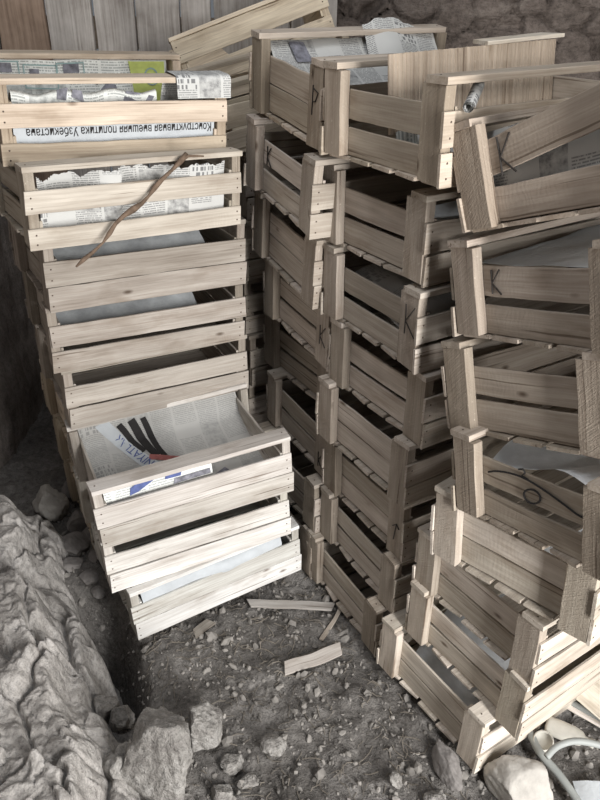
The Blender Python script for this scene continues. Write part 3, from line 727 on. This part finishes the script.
rock('mud_clod', on(-.79, 1.85, .055), (.075, .07, .10), (.1, .1, .3), 14, 'pale_stone', 'pale rounded stone in the gap behind the crumbling bank by the left wall', 'rock', GB, 8, .14)
rock('mud_clod', on(-.685, 1.70, .014), (.085, .075, .035), (.12, .1, .5), 15, 'slate', 'flat dark slab lying between the bank and the left stack', 'rock', GB, 6)
rock('mud_clod', on(-.70, 1.80, .022), (.06, .05, .05), (.1, .1, 1.5), 16, 'slate', 'small dark clod just behind the flat slab by the left stack', 'rock', GB)
rock('mud_clod', on(-.74, 1.96, .03), (.07, .06, .06), (.1, .1, .9), 17, 'slate', 'dark clod behind the pale rounded stone near the left wall', 'rock', GB)
rock('mud_clod', on(-.455, 1.135, .055), (.045, .06, .13), (.25, .1, .3), 18, 'stone', 'upright narrow clod leaning on the side of the crumbling bank', 'rock', GB)
rock('mud_clod', on(-.405, 1.10, .025), (.04, .05, .07), (.1, .1, .8), 19, 'stone', 'small clod beside the upright narrow clod, in the dark hollow', 'rock', GB)
rock('mud_clod', on(-.045, 1.045, .010), (.05, .045, .035), (0, .1, .4), 20, 'stone', 'low round clod in the middle of the dirt floor', 'rock', GB)
rock('mud_clod', on(.34, 1.00, .020), (.035, .085, .055), (.1, .5, .3), 22, 'slate', 'dark slab leaning against the foot of the brightly lit ground crate', 'rock', GB, 6)
rock('stone_block', on(.487, .945, .040), (.095, .125, .10), (.05, -.05, .55), 23, 'pale_stone', 'pale dusty stone block in front of the brightly lit ground crate', 'rock', None, 7, .06)
for k, (x, y, sz) in enumerate([(-.245, .90, .05), (-.14, 1.00, .04), (-.16, .93, .045), (-.10, .96, .035), (.30, .92, .04), (.22, .96, .03)]):
    rock('mud_clod', on(x, y, sz * .25), (sz, sz * .85, sz * .75), (0, .1, k), 30 + k, 'stone', 'fist-size grey clod among the rubble at the bottom of the picture', 'rock', 'fist-size clods at the bottom edge')
for k, (x, y, sz) in enumerate([(-.665, 1.62, .05), (-.605, 1.575, .045), (-.72, 1.60, .04), (-.64, 1.76, .05), (-.60, 1.66, .04), (-.575, 1.54, .035), (-.68, 1.90, .05)]):
    rock('mud_clod', on(x, y, sz * .15), (sz, sz * .9, sz * .5), (.1, .1, k * 1.3), 60 + k, 'slate', 'dark broken clod in the gap between the crumbling bank and the left stack', 'rock', 'dark clods behind the bank', 7)
# gravel, crumbs and straw: past counting
rnd = random.Random(5); vs, fs = [], []
ico = bmesh.new(); bmesh.ops.create_icosphere(ico, subdivisions=1, radius=1); iv = [v.co.copy() for v in ico.verts]; jf = [tuple(v.index for v in f.verts) for f in ico.faces]; ico.free()
for k in range(8000):
    x = rnd.uniform(-.8, .95); y = rnd.uniform(.72, 2.1) if rnd.random() < .85 else rnd.uniform(.2, .8)
    if (Vector((x, y)) - P0).dot(N_) > .02: continue
    r = min(.018, .0018 + rnd.expovariate(1 / .0028)); z = floor_z(x, y) + r * .25; b = len(vs)
    e = Euler((rnd.uniform(0, 6), rnd.uniform(0, 6), rnd.uniform(0, 6))).to_matrix(); sc_ = Vector((rnd.uniform(.7, 1.5), rnd.uniform(.6, 1.1), rnd.uniform(.35, .8)))
    for q in iv:
        w_ = q * rnd.uniform(.75, 1.15); vs.append(e @ Vector((w_.x * sc_.x, w_.y * sc_.y, w_.z * sc_.z)) * r + Vector((x, y, z)))
    fs += [tuple(b + i for i in f) for f in jf]
me = bpy.data.meshes.new('gravel'); me.from_pydata(vs, [], fs); me.materials.append(M['gravel'])
o = link('gravel', me); tag(o, 'loose grey crumbs of mud and gravel strewn over the dirt floor', 'gravel'); o['kind'] = 'stuff'
m = MB()
for k in range(800):
    x = rnd.uniform(-.4, .5); y = rnd.uniform(.8, 1.75); a = rnd.uniform(0, 2 * PI); l = rnd.uniform(.012, .055); c = rnd.uniform(-.4, .4)
    pts = []
    for i in range(4):
        px = x + math.cos(a + c * i) * l * i / 3; py = y + math.sin(a + c * i) * l * i / 3; pts.append((px, py, floor_z(px, py) + .003 + (.004 if i == 1 else 0)))
    m.tube(pts, rnd.uniform(.0005, .0013), 4)
o = link('straw', m.mesh('straw', [M['straw']])); tag(o, 'dry straw and twig bits scattered on the dirt floor', 'straw'); o['kind'] = 'stuff'

# splinters of crate wood on the floor
def splinter(p, q, wd, th, seed, label, col, tilt=0.0):
    rnd = random.Random(seed); p, q = Vector(p), Vector(q); ex = (q - p).normalized(); ey = Vector((-ex.y, ex.x, tilt)).normalized(); ez = ex.cross(ey)
    L = (q - p).length; m = MB(); m.board((0, -wd / 2 * 0, 0), ex, ey, ez, L, wd, th, rnd, n=14, wob=.003, bow=.003, skew=.008)
    o = link('wood_splinter', m.mesh('wood_splinter', [M['slat']]), loc=p); o.color = col; tag(o, label, 'wood splinter', 'splinters of crate wood')
splinter(on(-.135, 1.462, .012), on(.10, 1.455, .014), .028, .006, 3, 'long grey wood splinter on the dirt between the left stack and the middle column', (.56, .575, .59, 1))
splinter(on(-.022, 1.235, .012), on(.122, 1.305, .018), .034, .006, 4, 'short pale wood splinter on the dirt in front of the crates', (.62, .62, .62, 1), .25)
splinter(on(.07, 1.36, .006), on(.125, 1.46, .008), .012, .004, 6, 'thin sliver of wood beside the long grey splinter', (.6, .58, .55, 1))
splinter(on(-.26, 1.36, .006), on(-.22, 1.40, .008), .03, .004, 8, 'small wood chip on the dirt near the whitest crate', (.5, .5, .5, 1))
m = MB(); pts = [(.62, 1.15, .030), (.68, 1.09, .028), (.76, 1.03, .024)]
m = MB(); m.board(on(.60, 1.17, .03), Vector((.8, -.6, -.02)).normalized(), Vector((.6, .8, 0)), Z, .26, .022, .008, random.Random(9), n=10, wob=.002)
o = link('wood_splinter', m.mesh('wood_splinter', [M['slat']])); o.color = (1.1, 1.1, 1.1, 1); tag(o, 'pale stick on the ground beside the curved pipes at the lower right', 'wood splinter', 'splinters of crate wood')
# forked branch leaning on the left stack
mw = CRATE['L2'].matrix_world; mw3 = CRATE['L3'].matrix_world
a = mw @ Vector((.345 - L1 / 2, -.014 - L2 / 2, .172)); b = mw @ Vector((.080 - L1 / 2, -.030 - L2 / 2, -.032))
m = MB(); n_ = 14
pts = [a.lerp(b, i / n_) + Vector((.004 * math.sin(i * 1.3), -.002, .004 * math.sin(i * .8 + 1))) for i in range(n_ + 1)]
m.tube(pts, [.0052 + .0016 * math.sin(i * 2.1) + (.002 if 6 < i < 9 else 0) - .0018 * i / n_ for i in range(n_ + 1)], 9)
o = link('branch', m.mesh('branch', [M['bark']], True)); tag(o, 'thin brown branch leaning diagonally across the second and third left crates', 'branch')
m = MB(); tw = a + (b - a) * .06
m.tube([tw, tw + Vector((.018, .0, .012)), tw + Vector((.05, .008, .010))], [.004, .003, .0018], 7)
link('twig', m.mesh('twig', [M['bark']], True), o)

# pipes, bottle and scraps at the lower right
def curve_thing(name, pts, r, mat, label, cat, group=None):
    P = [Vector(p) for p in pts]; out = []
    for i in range(len(P) - 1):
        p0, p1, p2, p3 = P[max(i - 1, 0)], P[i], P[i + 1], P[min(i + 2, len(P) - 1)]
        for k in range(8):
            t_ = k / 8; out.append(.5 * ((2 * p1) + (p2 - p0) * t_ + (2 * p0 - 5 * p1 + 4 * p2 - p3) * t_ ** 2 + (3 * p1 - p0 - 3 * p2 + p3) * t_ ** 3))
    out.append(P[-1]); m = MB(); m.tube(out, r, 12, 0)
    o = link(name, m.mesh(name, [M[mat]], True)); return tag(o, label, cat, group)
GP = 'pale pipes at the lower right'
curve_thing('plastic_pipe', [(.545, .985, .055), (.575, 1.005, .066), (.625, 1.015, .068), (.70, 1.00, .058), (.80, .95, .04)], .0075, 'hose', 'pale curved pipe arching over the rubble at the lower right', 'pipe', GP)
curve_thing('plastic_pipe', [(.535, 1.08, .022), (.545, 1.02, .022), (.575, .965, .020), (.60, .90, .016), (.61, .82, .014)], .009, 'hose', 'pale pipe running down behind the stone block at the lower right', 'pipe', GP)
curve_thing('plastic_pipe', [(.60, 1.20, .02), (.68, 1.13, .022), (.78, 1.06, .02), (.88, 1.0, .02)], .0075, 'hose', 'straight pale pipe farthest back under the edge of the bright crate', 'pipe', GP)
def lathe(prof, k=20):
    m = MB()
    for i, (r, z) in enumerate(prof):
        for j in range(k): m.v.append(Vector((r * math.cos(2 * PI * j / k), r * math.sin(2 * PI * j / k), z))); m.g.append(Vector((0, 0, 0)))
    for i in range(len(prof) - 1):
        for j in range(k): m.f.append((i * k + j, i * k + (j + 1) % k, (i + 1) * k + (j + 1) % k, (i + 1) * k + j)); m.mi.append(0)
    m.f.append(tuple(range(k - 1, -1, -1))); m.mi.append(0); m.f.append(tuple((len(prof) - 1) * k + j for j in range(k))); m.mi.append(0)
    return m
o = link('plastic_bottle', lathe([(.004, 0), (.018, .002), (.021, .008), (.0195, .016), (.021, .024), (.0205, .062), (.016, .080), (.009, .088), (.0088, .094)]).mesh('bottle', [M['bottle']], True), loc=(.575, 1.085, .030))
o.rotation_euler = (R(90), R(6), R(62)); tag(o, 'dirty milky plastic bottle lying among the pipes at the lower right', 'bottle')
link('neck', lathe([(.0088, .092), (.0088, .098), (.0105, .0985), (.0105, .108), (.009, .1085)]).mesh('neck', [M['bottle']], True), o)
o = link('jar_base', lathe([(.002, 0), (.020, 0), (.0225, .006), (.0225, .020), (.020, .022), (.019, .010), (.004, .008)]).mesh('jar_base', [M['bottle']], True), loc=(.562, 1.045, .016))
o.rotation_euler = (R(18), R(-15), 0); tag(o, 'round milky jar bottom lying left of the plastic bottle', 'jar')
rndp = random.Random(3)
sheet('paper_scrap', None, lambda u, v: (.60 + u * .09 + L1 / 2, .90 + v * .06 + L2 / 2, .018 + .01 * math.sin(u * 4)), (.09, .06), 10, 8, 'paper_plain', 'white paper scrap on the ground at the bottom right corner', amp=.006, seed=33, cat='paper', group=None, torn=.2)
# loose slat leaning by the bright crate
ey = Vector((.62, .39, .61)).normalized(); ex = Vector((.80, -.55, -.16)); ex = (ex - ey * ex.dot(ey)).normalized(); m = MB()
m.board((0, 0, 0), ex, ey, ex.cross(ey), .27, .095, .008, random.Random(14), n=10, wob=.002)
o = link('loose_slat', m.mesh('loose_slat', [M['slat']]), loc=(.650, 1.125, .066)); o.color = (1.1, 1.1, 1.06, 1); tag(o, 'loose pale slat leaning against the front of the bright ground crate at the right edge', 'board', 'loose slats')

# ---------------------------------------------------------------- light and camera
wd = bpy.data.worlds.new('sky'); SC.world = wd; wd.use_nodes = True
bg = wd.node_tree.nodes['Background']; bg.inputs[0].default_value = (.86, .92, 1.0, 1); bg.inputs[1].default_value = .16
def area(name, loc, target, sx, sy, power, col):
    l = bpy.data.lights.new(name, 'AREA'); l.shape = 'RECTANGLE'; l.size = sx; l.size_y = sy; l.energy = power; l.color = col
    o = bpy.data.objects.new(name, l); C.objects.link(o); o.location = loc
    o.rotation_euler = (Vector(target) - Vector(loc)).to_track_quat('-Z', 'Y').to_euler(); return o
area('doorway_daylight', (1.24, -.74, 1.12), (.05, 1.4, .65), .40, 2.1, 122, (1.0, .985, .965))

area('roof_hole_daylight', (-.25, 1.0, 2.75), (-.15, 2.2, 1.2), .55, .55, 12, (.95, .97, 1.0))

th, roll, hcam, fpx = .54082, .014197, 1.54036, 742.394
c_, s_ = math.cos(th), math.sin(th)
r0, u0, f0 = Vector((1, 0, 0)), Vector((0, s_, c_)), Vector((0, c_, -s_))
rr = r0 * math.cos(roll) + u0 * math.sin(roll); uu = u0 * math.cos(roll) - r0 * math.sin(roll)
cam = bpy.data.cameras.new('camera'); co = bpy.data.objects.new('camera', cam); C.objects.link(co)
cam.sensor_fit = 'HORIZONTAL'; cam.sensor_width = 36; cam.lens = fpx / 600 * 36; cam.clip_start = .02
mm = Matrix((rr, uu, -f0)).transposed().to_4x4(); mm.translation = (0, 0, hcam); co.matrix_world = mm
SC.camera = co
SC.view_settings.view_transform = 'Standard'; SC.view_settings.look = 'None'; SC.view_settings.exposure = 0.0; SC.view_settings.gamma = 1
SC.view_settings.use_curve_mapping = False
